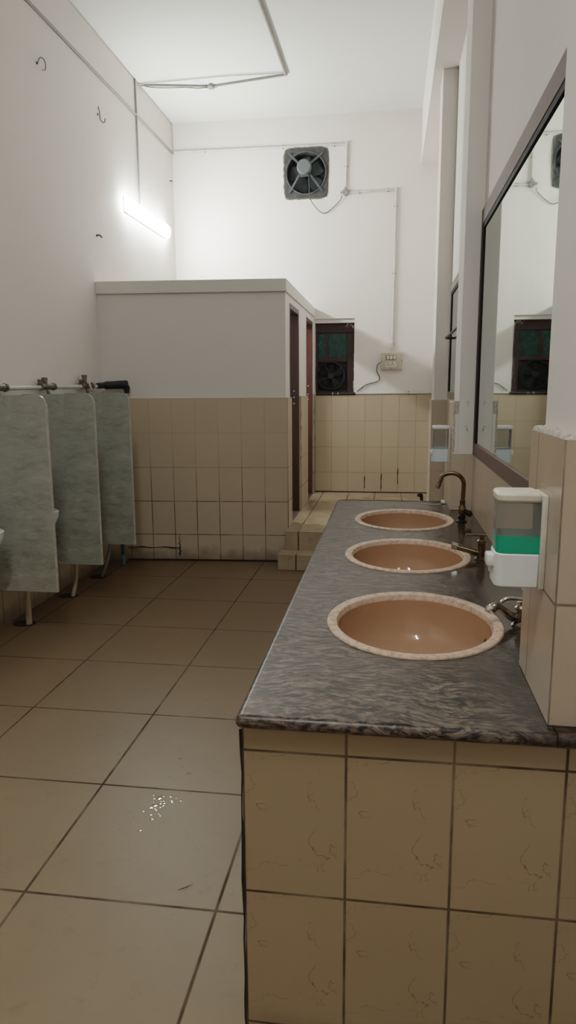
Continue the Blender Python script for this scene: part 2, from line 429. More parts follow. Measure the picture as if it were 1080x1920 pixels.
obj('plaster_cover', box(BM(), .3365, .3615, 3.904, 3.9255, 1.158, 1.385), WALL, pm, label='white plaster covering the tile edge')
obj('front_tiles', box(BM(), .336, XR, 3.899, 3.905, .852, 1.158), T_RECESS, pm)
m = BM()
crust(m, lambda t: (.334, 3.9245+t*.27, TT), lambda t: (.3615, 3.9245+t*.27, TT), .006)
for k in range(12):
    z = 1.375+k*.0055; q = .012*rr.random()*k/12; box(m, .3345+q, .363, 3.903, 3.926, z-.0045, z+.0045, .002, 1)
for k in range(34):   # plaster broken away along the corner
    z = 1.17+k*.0078; q = .004*rr.random(); box(m, .3345+q, .342+q, 3.9015, 3.915+.012*rr.random(), z-.0045, z+.0045, .0015, 1)
obj('broken_edge', m, MORTAR, pm)
c = BM()
for (x, z, s) in ((.402, 1.30, .02), (.408, 1.285, .014), (.405, 1.43, .018)):
    tube(c, [(x-s*.4, 3.9048, z), (x+s*.1, 3.9046, z+s*.5), (x+s*.3, 3.9048, z-s*.5), (x+s*.1, 3.9047, z-s*.8)], .0011, 5)
obj('paint_scuff', c, CABLE, pm)
struct('wall_pillar_far', box(BM(), .345, XR, 5.9, 6.2, .3, 3.86), WALL, bevel=.004)
struct('trim_pillar_far', prism(BM(), [(.328, 5.885), (XR, 5.885), (XR, 5.9), (.345, 5.9), (.345, 6.2), (.328, 6.2)], .3, TT-.02), T_FARPILLAR)
struct('trim_recess', box(BM(), XR-.012, XR, 1.69, 3.92, .85, 1.18), T_RECESS)
struct('trim_recess_far', box(BM(), XR-.012, XR, 4.22, 5.885, 0, 1.40), T_RECESS)

# raised floor with two steps in front of the toilet cubicles
struct('floor_platform', box(BM(), -.875, XR-.012, 5.88, YB-.022, 0, .3, .004, 1), T_PLAT)
struct('floor_step', box(BM(), -.915, XR-.012, 5.715, 5.88, 0, .137, .004, 1), T_PLAT)
struct('floor_cubicle', box(BM(), XL, -.985, 6.06, YB, 0, .3), T_PLAT)

# toilet cubicles: walls open at the top, lintel band around
cf = [(XL, 5.925), (-.885, 6.035), (-.885, 6.13), (XL, 6.03)]
struct('wall_cubicle_front', prism(BM(), cf, 0, 2.3), WALL)
ct = struct('trim_cubicle_front', prism(BM(), [(XL, 5.90), (-.862, 6.01), (-.862, 6.035), (-.885, 6.035), (XL, 5.925)], 0, TT), T_CUB)
fy = lambda x: 5.90+(x+2.48)*.068-.0022
c = BM()
tube(c, [(x, fy(x), .118+.004*math.sin(x*31)) for x in [-2.30+.03*i for i in range(17)]], [.004, .003, .006, .004, .003, .005, .007, .004], 6)
tube(c, [(-1.83+.006*math.sin(i*2.1), fy(-1.83), .24-i*.016) for i in range(13)], [.002, .003, .005, .007, .009], 6)
tube(c, [(x, fy(x), .008) for x in (-2.3, -2.0, -1.8, -1.5, -1.2, -.9)], .007, 6)
obj('crack', c, CRACK, ct, label='dark broken joint above the floor')
D1, D2 = (6.28, 6.94), (7.53, 8.14)
b = BM()
for y0, y1, z0, z1 in ((6.13, D1[0], 0, 2.3), (D1[1], D2[0], 0, 2.3), (D2[1], YB, 0, 2.3), (D1[0], D1[1], 2.24, 2.3), (D2[0], D2[1], 2.24, 2.3)):
    box(b, -.985, -.885, y0, y1, z0, z1)
struct('wall_cubicle_side', b, WALL)
b = BM()
for y0, y1 in ((6.01, D1[0]), (D1[1], D2[0]), (D2[1], YB-.022)): box(b, -.885, -.866, y0, y1, .3, TT)
ts = struct('trim_cubicle_side', b, T_CUB)
c = BM()
for y in (D1[1]+.004, D2[1]+.004):
    tube(c, [(-.868+.003*math.sin(i*1.7), y+.004*math.sin(i*2.3), .32+i*.05) for i in range(22)], [.0012, .002, .001, .003, .0015, .0035, .0015], 6)
obj('crack', c, SWITCHD, ts)
struct('wall_cubicle_partition', box(BM(), XL, -.985, 7.2, 7.28, .3, 2.3), WALL)
band = [(XL, 5.895), (-.872, 6.008), (-.872, YB), (-1.0, YB), (-1.0, 6.14), (XL, 6.04)]
struct('trim_lintel', prism(BM(), band, 2.3, 2.402), WALL, bevel=.004)
for i, (d, wd) in enumerate(((D1, WOOD_DARK), (D2, WOOD))):
    b = BM(); box(b, -.992, -.884, d[0], d[0]+.045, .3, 2.24, .003, 1)
    fr = struct('door_%d' % (i+1), b, wd)
    obj('far_jamb', box(BM(), -.992, -.884, d[1]-.045, d[1], .3, 2.24, .003, 1), wd, fr)
    obj('head_jamb', box(BM(), -.992, -.884, d[0]+.045, d[1]-.045, 2.195, 2.24, .003, 1), WOOD_DARK, fr)
    lk = BM()
    for z in (1.36+.02*i, 1.42+.02*i, 1.48+.05*i): lathe(lk, [(0, .004), (.006, .003), (.008, 0)], (-.93, d[1]-.045, z), 10, M=TOY)
    obj('latch_mark', lk, MORTAR, fr, label='pale chips in the wood')

# window in the back wall
wn = struct('window_1', box(BM(), WX0, WX1, YB+.16, YB+.2, WZ0, WZ1), SOOT)  # black panel painted in for the unlit outside
b = BM()   # dark red outer frame and bars
yf = YB+.10
box(b, WX0, WX1, yf, yf+.06, 2.13, WZ1, .004, 1); box(b, -.508, WX1, yf, yf+.06, WZ0, 2.13, .004, 1)
box(b, WX0, WX0+.03, yf, yf+.06, WZ0, 2.13, .004, 1); box(b, -.765, -.725, yf+.006, yf+.06, 1.83, 2.13, .003, 1)
box(b, WX0+.03, -.508, yf+.004, yf+.06, 1.80, 1.845, .004, 1); box(b, WX0+.03, -.508, yf+.004, yf+.06, WZ0, WZ0+.03, .004, 1)
obj('window_frame', b, WINWOOD, wn)
obj('window_pane', box(BM(), WX0+.03, -.765, yf+.03, yf+.04, 1.845, 2.13), PANE, wn, label='green pane spotted with paint')
obj('window_pane', box(BM(), -.725, -.508, yf+.03, yf+.04, 1.845, 2.13), PANE_DARK, wn, label='dark green pane')
b = BM(); rr = random.Random(11)
for k in range(14):   # plaster left on the frame's corner and right edge
    z = 2.24-.0*k; x = -.52+.1*rr.random(); box(b, x-.008, x+.008, yf-.004, yf+.004, 2.17+.08*rr.random(), 2.19+.08*rr.random(), .002, 1)
for k in range(16):
    z = 1.47+.4*rr.random(); box(b, WX1-.006-.014*rr.random()*(1-(z-1.47)/.5), WX1, yf-.005, yf+.003, z, z+.04, .002, 1)
obj('plaster_splash', b, MORTAR, wn)
obj('head_plaster', box(BM(), WX0, WX1, YB+.025, YB+.115, 2.236, WZ1), WALL, wn)

# ------------------------------------------------------------------ exhaust fan down in the window
def ring(bm, cx, cz, r0, r1, y0, y1, n=40):
    a = [[bm.verts.new((cx+r*math.cos(2*PI*k/n), y, cz+r*math.sin(2*PI*k/n))) for k in range(n)] for r, y in ((r0, y0), (r1, y0), (r1, y1), (r0, y1))]
    for i in range(4):
        for k in range(n): bm.faces.new((a[i][k], a[i][(k+1) % n], a[(i+1) % 4][(k+1) % n], a[(i+1) % 4][k]))
    return bm
def bar(bm, p, q, w, t):
    """flat bar from p to q in the xz plane: w across, t along y"""
    p, q = Vector(p), Vector(q); d = (q-p).normalized(); s = Vector((-d.z, 0, d.x))*w/2; y = Vector((0, t/2, 0))
    vs = [bm.verts.new(v) for v in (p-s-y, p+s-y, p+s+y, p-s+y, q-s-y, q+s-y, q+s+y, q-s+y)]
    for f in ((0, 1, 2, 3), (7, 6, 5, 4), (0, 4, 5, 1), (1, 5, 6, 2), (2, 6, 7, 3), (3, 7, 4, 0)): bm.faces.new([vs[i] for i in f])
    return bm
def blade(bm, cx, cz, y, ang, r0, r1, wid):
    pts = []
    for i in range(7):
        t = i/6; r = r0+(r1-r0)*t; w = wid*(.55+.45*math.sin(t*2.2)); tw = .5-.25*t
        for sgn in (-1, 1):
            a = ang+sgn*w/max(r, .05)*.5
            pts.append(bm.verts.new((cx+r*math.cos(a), y+sgn*w*.3*tw, cz+r*math.sin(a))))
    for i in range(6): bm.faces.new((pts[2*i], pts[2*i+1], pts[2*i+3], pts[2*i+2]))
    return bm
wf = thing('exhaust_fan', 'sooty black exhaust fan in the lower half of the dark window', 'fan', (-.69, YB+.07, 1.48))
cx, cz, y = -.69, 1.645, YB+.06
obj('fan_ring', ring(BM(), cx, cz, .148, .162, y, y+.05), SOOT, wf)
b = BM()
for k in range(5): blade(b, cx, cz, y+.035, .3+k*2*PI/5, .03, .135, .06)
obj('blade_set', b, SOOT, wf)
b = BM(); lathe(b, [(0, .05), (.03, .05), (.038, .04), (.038, -.02), (0, -.02)], (cx, y+.01, cz), 20, M=TOY); obj('motor_housing', b, SOOTM, wf)
for a in (35, 118, 205, 292):
    a = math.radians(a)
    b = BM(); bar(b, (cx+.03*math.cos(a), y-.004, cz+.03*math.sin(a)), (cx+.156*math.cos(a), y-.004, cz+.156*math.sin(a)), .016, .006)
    obj('mounting_arm', b, SOOTM, wf)
obj('mounting_plate', box(BM(), WX0+.031, -.509, yf+.028, yf+.05, WZ0+.03, 1.80), SOOT, wf)

# ------------------------------------------------------------------ big exhaust fan high on the back wall
bf = thing('exhaust_fan', 'dusty grey exhaust fan in a square hole high on the back wall', 'fan', ((FX0+FX1)/2, YB, FZ0))
cx, cz = (FX0+FX1)/2, (FZ0+FZ1)/2-.005
b = BM(); n = 48; R = .212; y = YB-.006
def sq(k, g):
    a = 2*PI*k/n; c, s = math.cos(a), math.sin(a); e = .16
    r = 1/((abs(c)**(2/e)+abs(s)**(2/e))**(e/2))
    return (cx+c*r*(FX1-FX0)/2*g*(1+.02*math.cos(2*a)), cz+s*r*(FZ1-FZ0)/2*g)
o1 = [b.verts.new((sq(k, 1)[0], YB+.01, sq(k, 1)[1])) for k in range(n)]
o2 = [b.verts.new((sq(k, .985)[0], y, sq(k, .985)[1])) for k in range(n)]
i1 = [b.verts.new((cx+(R+.012)*math.cos(2*PI*k/n), y, cz+(R+.012)*math.sin(2*PI*k/n))) for k in range(n)]
i2 = [b.verts.new((cx+R*math.cos(2*PI*k/n), y+.02, cz+R*math.sin(2*PI*k/n))) for k in range(n)]
i3 = [b.verts.new((cx+R*math.cos(2*PI*k/n), y+.13, cz+R*math.sin(2*PI*k/n))) for k in range(n)]
for A, B2 in ((o1, o2), (o2, i1), (i1, i2), (i2, i3)):
    for k in range(n): b.faces.new((A[k], A[(k+1) % n], B2[(k+1) % n], B2[k]))
obj('frame_plate', b, FAN_FRAME, bf)
obj('inlet_ring', ring(BM(), cx, cz, R+.002, R+.014, y-.012, y+.005), FAN_GREY, bf)
b = BM(); lathe(b, [(0, 0), (R+.01, 0)], (cx, YB+.12, cz), 40, M=TOY); obj('back_shutter', b, FAN_BLADE, bf)
b = BM()
for k in range(5): blade(b, cx, cz, YB+.07, .5+k*2*PI/5, .05, .19, .15)
obj('blade_set', b, FAN_BLADE, bf)
hx, hz = cx-.015, cz+.05
b = BM(); lathe(b, [(0, .062), (.066, .062), (.078, .052), (.081, .03), (.076, -.03), (.05, -.04), (0, -.04)], (hx, YB-.02, hz), 32, M=TOY); obj('motor_housing', b, plain('hub_grey', srgb(92, 97, 98), .6, 0, var=.08), bf)
for dx, dz in ((-1, 1), (1, 1), (-1, -1), (1, -1)):
    b = BM(); bar(b, (hx+dx*.05, y-.012, hz-.01+dz*.045), (cx+dx*.178, y-.012, cz+dz*.192), .022, .012)
    lathe(b, [(0, .012), (.008, .01), (.011, 0)], (cx+dx*.182, y-.006, cz+dz*.196), 10, M=TOY)
    obj('mounting_arm', b, FAN_GREY, bf)
b = BM(); box(b, hx-.04, hx+.045, YB-.055, YB-.02, hz-.095, hz-.07, .004, 1); obj('terminal_box', b, FAN_GREY, bf)
b = BM()   # rough plaster edge around the hole
rr = random.Random(5)
for k in range(n):
    x, z = sq(k, 1.0); x2, z2 = sq(k+1, 1.0); w = .004+.009*rr.random()
    bar(b, (x, YB-.001, z), (x2, YB-.001, z2), 2*w, .004)
obj('dirty_rim', b, plain('dirty_rim', srgb(112, 106, 92), .9, var=.3), bf)

# ------------------------------------------------------------------ conduits, boxes, cables
def clip(bm, p, axis, r=.013):
    x, y, z = p; e = .008
    if axis == 'x': box(bm, x-e, x+e, y-.001-r*.2, y+.012, z-r*1.7, z+r*1.7, .002, 1)
    if axis == 'z': box(bm, x-r*1.7, x+r*1.7, y-.001-r*.2, y+.012, z-e, z+e, .002, 1)
yc = YB-.013
def conduit(name, label, loc, pts, r, mat, clips=(), joints=()):
    t = thing(name, label, 'conduit', loc)
    obj('conduit_pipe', tube(BM(), pts, r, 10), mat, t)
    for p, ax in clips:
        b = BM(); clip(b, p, ax, r); obj('saddle_clip', b, PVC_GREY, t)
    for p in joints:
        b = BM(); lathe(b, [(0, -r*1.5), (r*1.4, -r*1.4), (r*1.4, r*1.4), (0, r*1.5)], p, 12); obj('elbow_joint', b, mat, t)
    return t
r = .0105
conduit('wall_conduit', 'white conduit running along the left wall just below the ceiling', (XL, 2, 4.1),
        [(XL+.011, y, 4.07+.006*(y-2)) for y in (1.0, 4.0, 6.0, YB-.01)], .0095, PVC_GREY)
conduit('wall_conduit', 'horizontal white conduit from the back corner over the large exhaust fan', (XL, YB, 4.115),
        [(XL+.01, yc, 4.12), (-1.4, yc, 4.113), (-.525, yc, 4.108)], r, PVC, [((-1.22, yc, 4.112), 'x'), ((-.66, yc, 4.108), 'x'), ((-2.1, yc, 4.118), 'x')])
conduit('wall_conduit', 'short vertical white conduit dropping beside the large exhaust fan', (-.527, YB, 3.64),
        [(-.522, yc, 4.108), (-.530, yc, 3.64)], r*1.1, PVC, [((-.526, yc, 3.88), 'z')], [(-.522, yc, 4.108)])
conduit('wall_conduit', 'horizontal white conduit between round junction box and vertical drop to switchboard', (-.5, YB, 3.62),
        [(-.5, yc, 3.612), (.017, yc, 3.622)], r, PVC, [((-.38, yc, 3.614), 'x'), ((-.07, yc, 3.62), 'x')])
conduit('wall_conduit', 'long vertical white conduit dropping down to the switchboard', (.01, YB, 1.9),
        [(.017, yc, 3.622), (.012, yc, 2.7), (.006, yc, 1.90)], r*1.15, PVC, [((.016, yc, 3.45), 'z'), ((.012, yc, 2.75), 'z'), ((.007, yc, 1.99), 'z')], [(.017, yc, 3.622)])
cd = conduit('wall_conduit', 'long horizontal white pipe along the top of the back wall tiles', (-.86, YB, 1.44),
        [(-.42, yc-.004, 1.441), (.0, yc-.004, 1.444), (.45, yc-.004, 1.446)], .0125, PVC, [((.2, yc-.004, 1.445), 'x')])
obj('black_sleeve', tube(BM(), [(-.855, yc-.008, 1.436), (-.6, yc-.008, 1.438), (-.40, yc-.008, 1.440)], .0165, 10), BLACK, cd, label='black stretch under the window')
for x in (-.66, -.60):
    b = BM(); lathe(b, [(0, -.008), (.0175, -.006), (.0195, 0), (.0175, .006), (0, .008)], (x, yc-.008, 1.438), 12, M=TOX); obj('pipe_coupling', b, PVC_GREY, cd)
# ceiling
zc = ZC-.012
conduit('ceiling_conduit', 'thin white conduit crossing the ceiling from the left wall to its junction box', (XL, 7.2, ZC),
        [(XL+.01, 7.19, zc), (-1.79, 7.33, zc), (-1.03, 7.18, zc)], .0095, PVC_GREY)
conduit('ceiling_conduit', 'second thin white conduit on the ceiling closer to the viewer, almost parallel', (XL, 7.1, ZC),
        [(XL+.01, 7.17, zc), (-1.6, 7.12, zc), (-1.04, 7.14, zc)], .006, PVC)
conduit('ceiling_conduit', 'thick grey trunking running along the ceiling towards the viewer', (-1.03, 7.16, ZC),
        [(-1.03, 7.17, zc), (-1.035, 6.4, zc), (-1.055, 5.0, zc), (-1.06, 2.5, zc)], .0165, PVC_GREY)
conduit('wall_conduit', 'vertical white conduit on the left wall dropping from ceiling to the lit batten lamp', (XL, 7.07, 3.25),
        [(XL+.011, 7.065, ZC-.005), (XL+.011, 7.07, 4.1), (XL+.011, 7.06, 3.23)], .0085, PVC_GREY)
def jbox(name, label, c, M):
    t = thing(name, label, 'junction box', c)
    b = BM(); lathe(b, [(0, .028), (.03, .028), (.036, .022), (.038, 0)], c, 24, M=M); obj('box_cover', b, PVC_GREY, t)
    d = M @ Vector((0, 0, .0275))
    for k in (-1, 1):
        b = BM(); s = M @ Vector((.02*k, .012*k, 0)); lathe(b, [(0, .003), (.004, .003), (.004, 0), (0, 0)], tuple(Vector(c)+d+s), 8, M=M)
        obj('cover_screw', b, DARKM, t)
    for k in range(3):
        a = math.radians((0, 90, 180)[k]); s = M @ Vector((math.cos(a), math.sin(a), 0)); b = BM()
        q = Vector(c)+M @ Vector((0, 0, .012)); tube(b, [q+s*.034, q+s*.055], .013, 10); obj('spout', b, PVC_GREY, t)
    return t
jbox('junction_box', 'round white junction box at the foot of the conduit beside the large fan', (-.532, YB-.001, 3.617), TOY)
jbox('junction_box', 'round junction box on the ceiling with sagging wire', (-1.79, 7.33, ZC-.001), Matrix.Rotation(PI, 3, 'X'))
tag(obj('fan_cable', tube(BM(), [(hx+.05, YB-.06, hz-.08), (hx+.055, YB-.055, hz-.2), (-.92, YB-.045, 3.56), (-.84, YB-.03, 3.45), (-.765, YB-.02, 3.405), (-.68, YB-.016, 3.45), (-.585, YB-.02, 3.54), (-.575, YB-.045, 3.575)], .0042, 8, 6), CABLE),
    'thin dark cable sagging from the large fan to its junction box', 'cable')
tag(obj('loose_wire', tube(BM(), [(-2.42, 7.19, ZC-.015), (-2.36, 7.12, ZC-.06), (-2.2, 7.1, ZC-.085), (-2.0, 7.15, ZC-.075), (-1.9, 7.25, ZC-.05), (-1.83, 7.32, ZC-.02)], .0035, 8, 6), CABLE),
    'thin loose wire sagging under the ceiling near its junction box', 'wire')
tag(obj('switch_cable', tube(BM(), [(-.115, YB-.02, 1.79), (-.155, YB-.012, 1.76), (-.16, YB-.010, 1.69), (-.135, YB-.010, 1.64), (-.13, YB-.010, 1.60), (-.16, YB-.010, 1.575), (-.28, YB-.010, 1.54), (-.34, YB-.010, 1.50), (-.385, YB-.010, 1.465), (-.36, YB-.010, 1.482), (-.31, YB-.012, 1.52)], .0048, 8, 6), CABLE),
    'dark cable curling from the switchboard down to the pipe above the tiles', 'cable')

sw = thing('switchboard', 'square cream switchboard on the back wall, right of the window', 'switchboard', (.004, YB, 1.71))
obj('back_box', box(BM(), -.118, .126, YB-.045, YB, 1.707, 1.898, .004, 2), OLD_WHITE, sw)
obj('face_plate', box(BM(), -.112, .120, YB-.053, YB-.045, 1.713, 1.892, .003, 2), SWITCHF, sw)
obj('switch_panel', box(BM(), -.062, .054, YB-.0565, YB-.053, 1.812, 1.868, .002, 1), SWITCHD, sw)
for k in range(3): obj('switch', box(BM(), -.055+k*.037, -.024+k*.037, YB-.062, YB-.0565, 1.818, 1.862, .003, 2), OLD_WHITE, sw)
obj('socket_panel', box(BM(), -.062, .054, YB-.0565, YB-.053, 1.735, 1.795, .002, 1), OLD_WHITE, sw)
for k in range(2):
    b = BM(); x = -.036+k*.05
    for dx, dz in ((0, .014), (-.011, -.008), (.011, -.008)): lathe(b, [(0, .002), (.006, .002), (.006, 0)], (x+dx, YB-.0562, 1.766+dz), 10, M=TOY)
    obj('socket_hole', b, CRACK, sw)
for x, z in ((-.107, 1.80), (.115, 1.80), (.004, 1.718)):
    b = BM(); lathe(b, [(0, .003), (.005, .002), (.005, 0), (0, 0)], (x, YB-.052, z), 10, M=TOY); obj('cover_screw', b, DARKM, sw)

# wall hooks left in the plaster
def hook(label, y, z, s=1.0, shape=0):
    t = thing('wall_hook', label, 'hook', (XL, y, z))
    b = BM(); lathe(b, [(0, .006), (.008*s, .006), (.009*s, 0)], (XL, y, z), 10, M=Matrix.Rotation(PI/2, 3, 'Y')); obj('fixing_plug', b, DARKM, t)
    b = BM(); X = XL+.008
    if shape == 0: P = [(X, y, z), (X+.02, y-.005, z+.03*s), (X+.03, y+.03*s, z+.036*s), (X+.03, y+.055*s, z+.015*s), (X+.028, y+.05*s, z-.025*s), (X+.025, y+.015*s, z-.04*s)]
    elif shape == 1: P = [(X, y, z+.06*s), (X+.01, y, z+.02*s), (X+.012, y+.005, z-.035*s), (X+.025, y+.03*s, z-.055*s), (X+.03, y+.06*s, z-.035*s), (X+.03, y+.07*s, z-.01*s)]
    else: P = [(X-.004, y, z), (X+.015, y+.012, z+.004), (X+.026, y+.03*s, z-.010*s)]
    tube(b, P, (.0042*s) if shape < 2 else .0065, 8, 5); obj('hook_wire', b, PVC_GREY if shape == 0 else FAN_GREY, t); return t
hook('pale curled wire hook high on the left wall, nearest the viewer', 5.08, 3.745, 1.0, 0)
hook('bent wire hook in the left wall above and before the lit lamp', 6.13, 3.78, 1.0, 1)
hook('short stubby peg in the left wall below the lit lamp', 5.98, 2.785, 1.1, 2)
hook('tiny peg in the left wall beside the back corner', 8.1, 3.78, .6, 2)

# lit batten lamp on the left wall
lm = thing('wall_lamp', 'glowing white batten lamp high on the left wall', 'lamp', (XL, 7.24, 3.19))
ly0, ly1, lz = 6.63, 7.87, 3.195
obj('lamp_housing', box(BM(), XL-.001, XL+.028, ly0+.004, ly1-.004, lz-.072, lz+.072, .006, 2), WHITE_PL, lm)
b = BM(); prof = [(XL+.028+.042*math.sin(PI*k/12), lz-.073*math.cos(PI*k/12)) for k in range(13)]
A = [b.verts.new((x, ly0, z)) for x, z in prof]; B2 = [b.verts.new((x, ly1, z)) for x, z in prof]
for k in range(12): b.faces.new((A[k], A[k+1], B2[k+1], B2[k]))
b.faces.new(A); b.faces.new(B2[::-1]); obj('lamp_diffuser', b, LAMP, lm)

l2 = thing('ceiling_lamp', 'plain white batten lamp on the ceiling over the viewer', 'lamp', (-.45, .1, ZC))
lx, lya, lyb = -.45, -.5, .7
obj('lamp_housing', box(BM(), lx-.05, lx+.05, lya, lyb, ZC-.028, ZC+.001, .006, 2), WHITE_PL, l2)
b = BM(); prof2 = [(lx-.046*math.cos(PI*k/12), ZC-.028-.04*math.sin(PI*k/12)) for k in range(13)]
plate(b, prof2, 'y', lya+.01, lyb-.01); obj('lamp_diffuser', b, LAMP2, l2)

# ------------------------------------------------------------------ washing counter
vb = thing('vanity_base', 'beige tiled counter base with thin brown veins under the granite top', 'counter', (0, 2.7, 0))
obj('front_panel', box(BM(), -.297, .452, 1.356, 1.398, 0, .8195), T_COUNTER, vb)
obj('side_panel', box(BM(), -.297, -.22, 1.44, 4.19, 0, .8195), T_COUNTER, vb)
obj('end_panel', box(BM(), -.22, .333, 4.11, 4.19, 0, .8195), T_COUNTER, vb)
b = BM()   # ragged joint down the front corner
tube(b, [(-.2985+.0012*math.sin(i*1.9), 1.3553, .01+i*.05) for i in range(17)], [.0018, .003, .002, .0038, .0016, .003], 6); obj('corner_joint', b, CRACK, vb)

SINKS = (1.978, 2.81, 3.584); SX = .078; SA, SB = .249, .291; HA, HB = .234, .276
ZT, ZB_ = .85, .82
def counter_top():
    bm = BM(); X0, X1 = -.292, .321
    ys = [1.345, (SINKS[0]+SINKS[1])/2, (SINKS[1]+SINKS[2])/2, 4.2]
    for s, y0, y1 in zip(SINKS, ys, ys[1:]):
        n = 64; top, bot, ot, ob = [], [], [], []
        for k in range(n):
            a = 2*PI*k/n+PI/n*0; c, sn = math.cos(a), math.sin(a)
            px, py = SX+HA*c, s+HB*sn
            tx = ((X1-SX)/c if c > 0 else (X0-SX)/c) if abs(c) > 1e-9 else 1e9
            ty = ((y1-s)/sn if sn > 0 else (y0-s)/sn) if abs(sn) > 1e-9 else 1e9
            t = min(tx, ty); qx, qy = SX+t*c, s+t*sn
            top.append(bm.verts.new((px, py, ZT))); bot.append(bm.verts.new((px, py, ZB_)))
            ot.append(bm.verts.new((qx, qy, ZT))); ob.append(bm.verts.new((qx, qy, ZB_)))
        for k in range(n):
            j = (k+1) % n
            bm.faces.new((top[k], ot[k], ot[j], top[j])); bm.faces.new((bot[j], ob[j], ob[k], bot[k])); bm.faces.new((bot[k], top[k], top[j], bot[j]))
            # corners of the slab between two ray hits on different sides
            A, B = ot[k].co, ot[j].co
            if abs(A.x-B.x) > 1e-6 and abs(A.y-B.y) > 1e-6:
                cxn = X1 if (A.x+B.x)/2 > SX else X0; cyn = y1 if (A.y+B.y)/2 > s else y0
                v = bm.verts.new((cxn, cyn, ZT)); bm.faces.new((ot[k], v, ot[j])); w = bm.verts.new((cxn, cyn, ZB_)); bm.faces.new((ob[j], w, ob[k]))
    # outer edges, back strip between the pillars
    box(bm, .3205, .452, 1.692, 3.903, ZB_, ZT); box(bm, .3205, .333, 3.903, 4.2, ZB_, ZT)
    box(bm, X0, .333, 4.18, 4.2, ZB_, ZT)
    rr_ = (ZT-ZB_)/2; zc_ = (ZT+ZB_)/2
    def nose(p, q):   # half-round front edge
        p, q = Vector(p), Vector(q); tube(bm, [p, q], rr_, 20)
    nose((X0, 1.345, zc_), (.332, 1.345, zc_)); nose((X0, 1.345, zc_), (X0, 4.2, zc_))
    lathe(bm, [(0, -rr_)]+[(rr_*math.cos(a), rr_*math.sin(a)) for a in [(-.5+.1*i)*PI for i in range(1, 10)]]+[(0, rr_)], (X0, 1.345, zc_), 20)
    box(bm, .3205, .330, 1.345, 1.3715, ZB_, ZT)
    return bm
gt = thing('granite_countertop', 'grey streaked granite countertop with three round basin cutouts', 'countertop', (0, 2.7, .82))
obj('stone_slab', counter_top(), GRANITE, gt)
b = BM(); box(b, .3345, .452, 1.345, 1.3715, ZB_, ZT-.001); tube(b, [(.3345, 1.345, .8345), (.452, 1.345, .8345)], .0148, 18)
obj('end_strip', b, GRANITE, gt, label='short granite strip in front of the near pillar')

bs = thing('wash_basin', 'peach oval basin nearest the viewer, set in granite', 'basin', (SX, SINKS[0], ZT), 'basins along the granite counter')
cy = SINKS[0]
def ell(prof, n=72):
    b = BM(); rings = []
    for fx, z in prof:
        if fx == 0: rings.append([b.verts.new((SX, cy, z))]); continue
        rings.append([b.verts.new((SX+(SA-(1-fx)*SA)*math.cos(2*PI*k/n), cy+(SB-(1-fx)*SB)*math.sin(2*PI*k/n), z)) for k in range(n)])
    for A, B in zip(rings, rings[1:]):
        for k in range(n):
            j = (k+1) % n
            if len(B) == 1: b.faces.new((A[k], A[j], B[0]))
            else: b.faces.new((A[k], A[j], B[j], B[k]))
    return b
obj('basin_rim', ell([(1.0, ZT+.0005), (.997, ZT+.004), (.985, ZT+.0065), (.915, ZT+.0065), (.888, ZT+.004), (.876, ZT-.004), (.871, ZT-.012)]), RIM, bs)
b = ell([(.872, ZT-.010), (.869, ZT-.03), (.858, ZT-.065), (.83, ZT-.105), (.74, ZT-.14), (.58, ZT-.162), (.38, ZT-.173), (.18, ZT-.178), (.10, ZT-.181)])
obj('bowl', b, BOWL, bs)
b = BM(); lathe(b, [(.034, 0), (.03, .004), (.02, .002), (.012, -.004), (0, -.004)], (SX, cy, ZT-.181), 24); obj('drain', b, CHROME, bs)
b = BM(); a = math.radians(8); ox_, oy_ = SX+.854*SA*math.cos(a), cy+.854*SB*math.sin(a)
lathe(b, [(0, .002), (.007, .002), (.009, 0)], (ox_-.004, oy_, ZT-.062), 14, M=Matrix.Rotation(-PI/2+.3, 3, 'Y')); obj('overflow_hole', b, CRACK, bs)
dup(bs, (SX, SINKS[1], ZT), 'peach oval basin in the middle of the granite counter', 'basins along the granite counter')
dup(bs, (SX, SINKS[2], ZT), 'peach oval basin farthest along the counter, beside the gooseneck tap', 'basins along the granite counter')

# taps
TX = .372
def tap_base(t, x, y, mat, h, r=.0155):
    b = BM(); lathe(b, [(0, 0), (.027, 0), (.027, .004), (.021, .009), (r, .012), (r, h), (r+.003, h+.003), (r+.003, h+.012), (r-.003, h+.018), (0, h+.018)], (x, y, ZT), 24)
    obj('tap_body', b, mat, t)
t1 = thing('basin_tap', 'short shiny tap with flat lever at the nearest basin', 'tap', (TX, 1.985, ZT))
tap_base(t1, TX+.004, 1.985, CHROME, .042)
obj('spout', tube(BM(), [(TX, 1.985, .873), (.352, 1.984, .876), (.332, 1.982, .89), (.312, 1.98, .904), (.297, 1.98, .902), (.288, 1.98, .890)], [.013, .0135, .012, .0115, .013, .0115], 14, 4), CHROME, t1)
b = BM(); tube(b, [(.301, 1.98, .905), (.290, 1.98, .896), (.286, 1.98, .888)], [.0125, .0145, .0125], 14); obj('spout_nozzle', b, BRIGHT, t1)
b = BM(); tube(b, [(TX, 1.985, .908), (TX, 1.985, .920)], .010, 12); tube(b, [(TX+.01, 1.985, .926), (.35, 1.982, .930), (.33, 1.98, .927), (.318, 1.978, .918)], [.006, .0058, .0055, .005], 10, 3); obj('lever', b, BRIGHT, t1)
t2 = thing('basin_tap', 'tarnished pillar tap with straight spout at the middle basin', 'tap', (.362, 2.77, ZT))
tap_base(t2, .362, 2.77, BRASS, .062)
obj('spout', tube(BM(), [(.358, 2.77, .872), (.33, 2.77, .880), (.262, 2.77, .899)], [.0125, .0125, .0115], 16), BRASS, t2)
obj('spout_nozzle', tube(BM(), [(.268, 2.77, .8975), (.247, 2.77, .9035)], .014, 16), BRIGHT, t2)
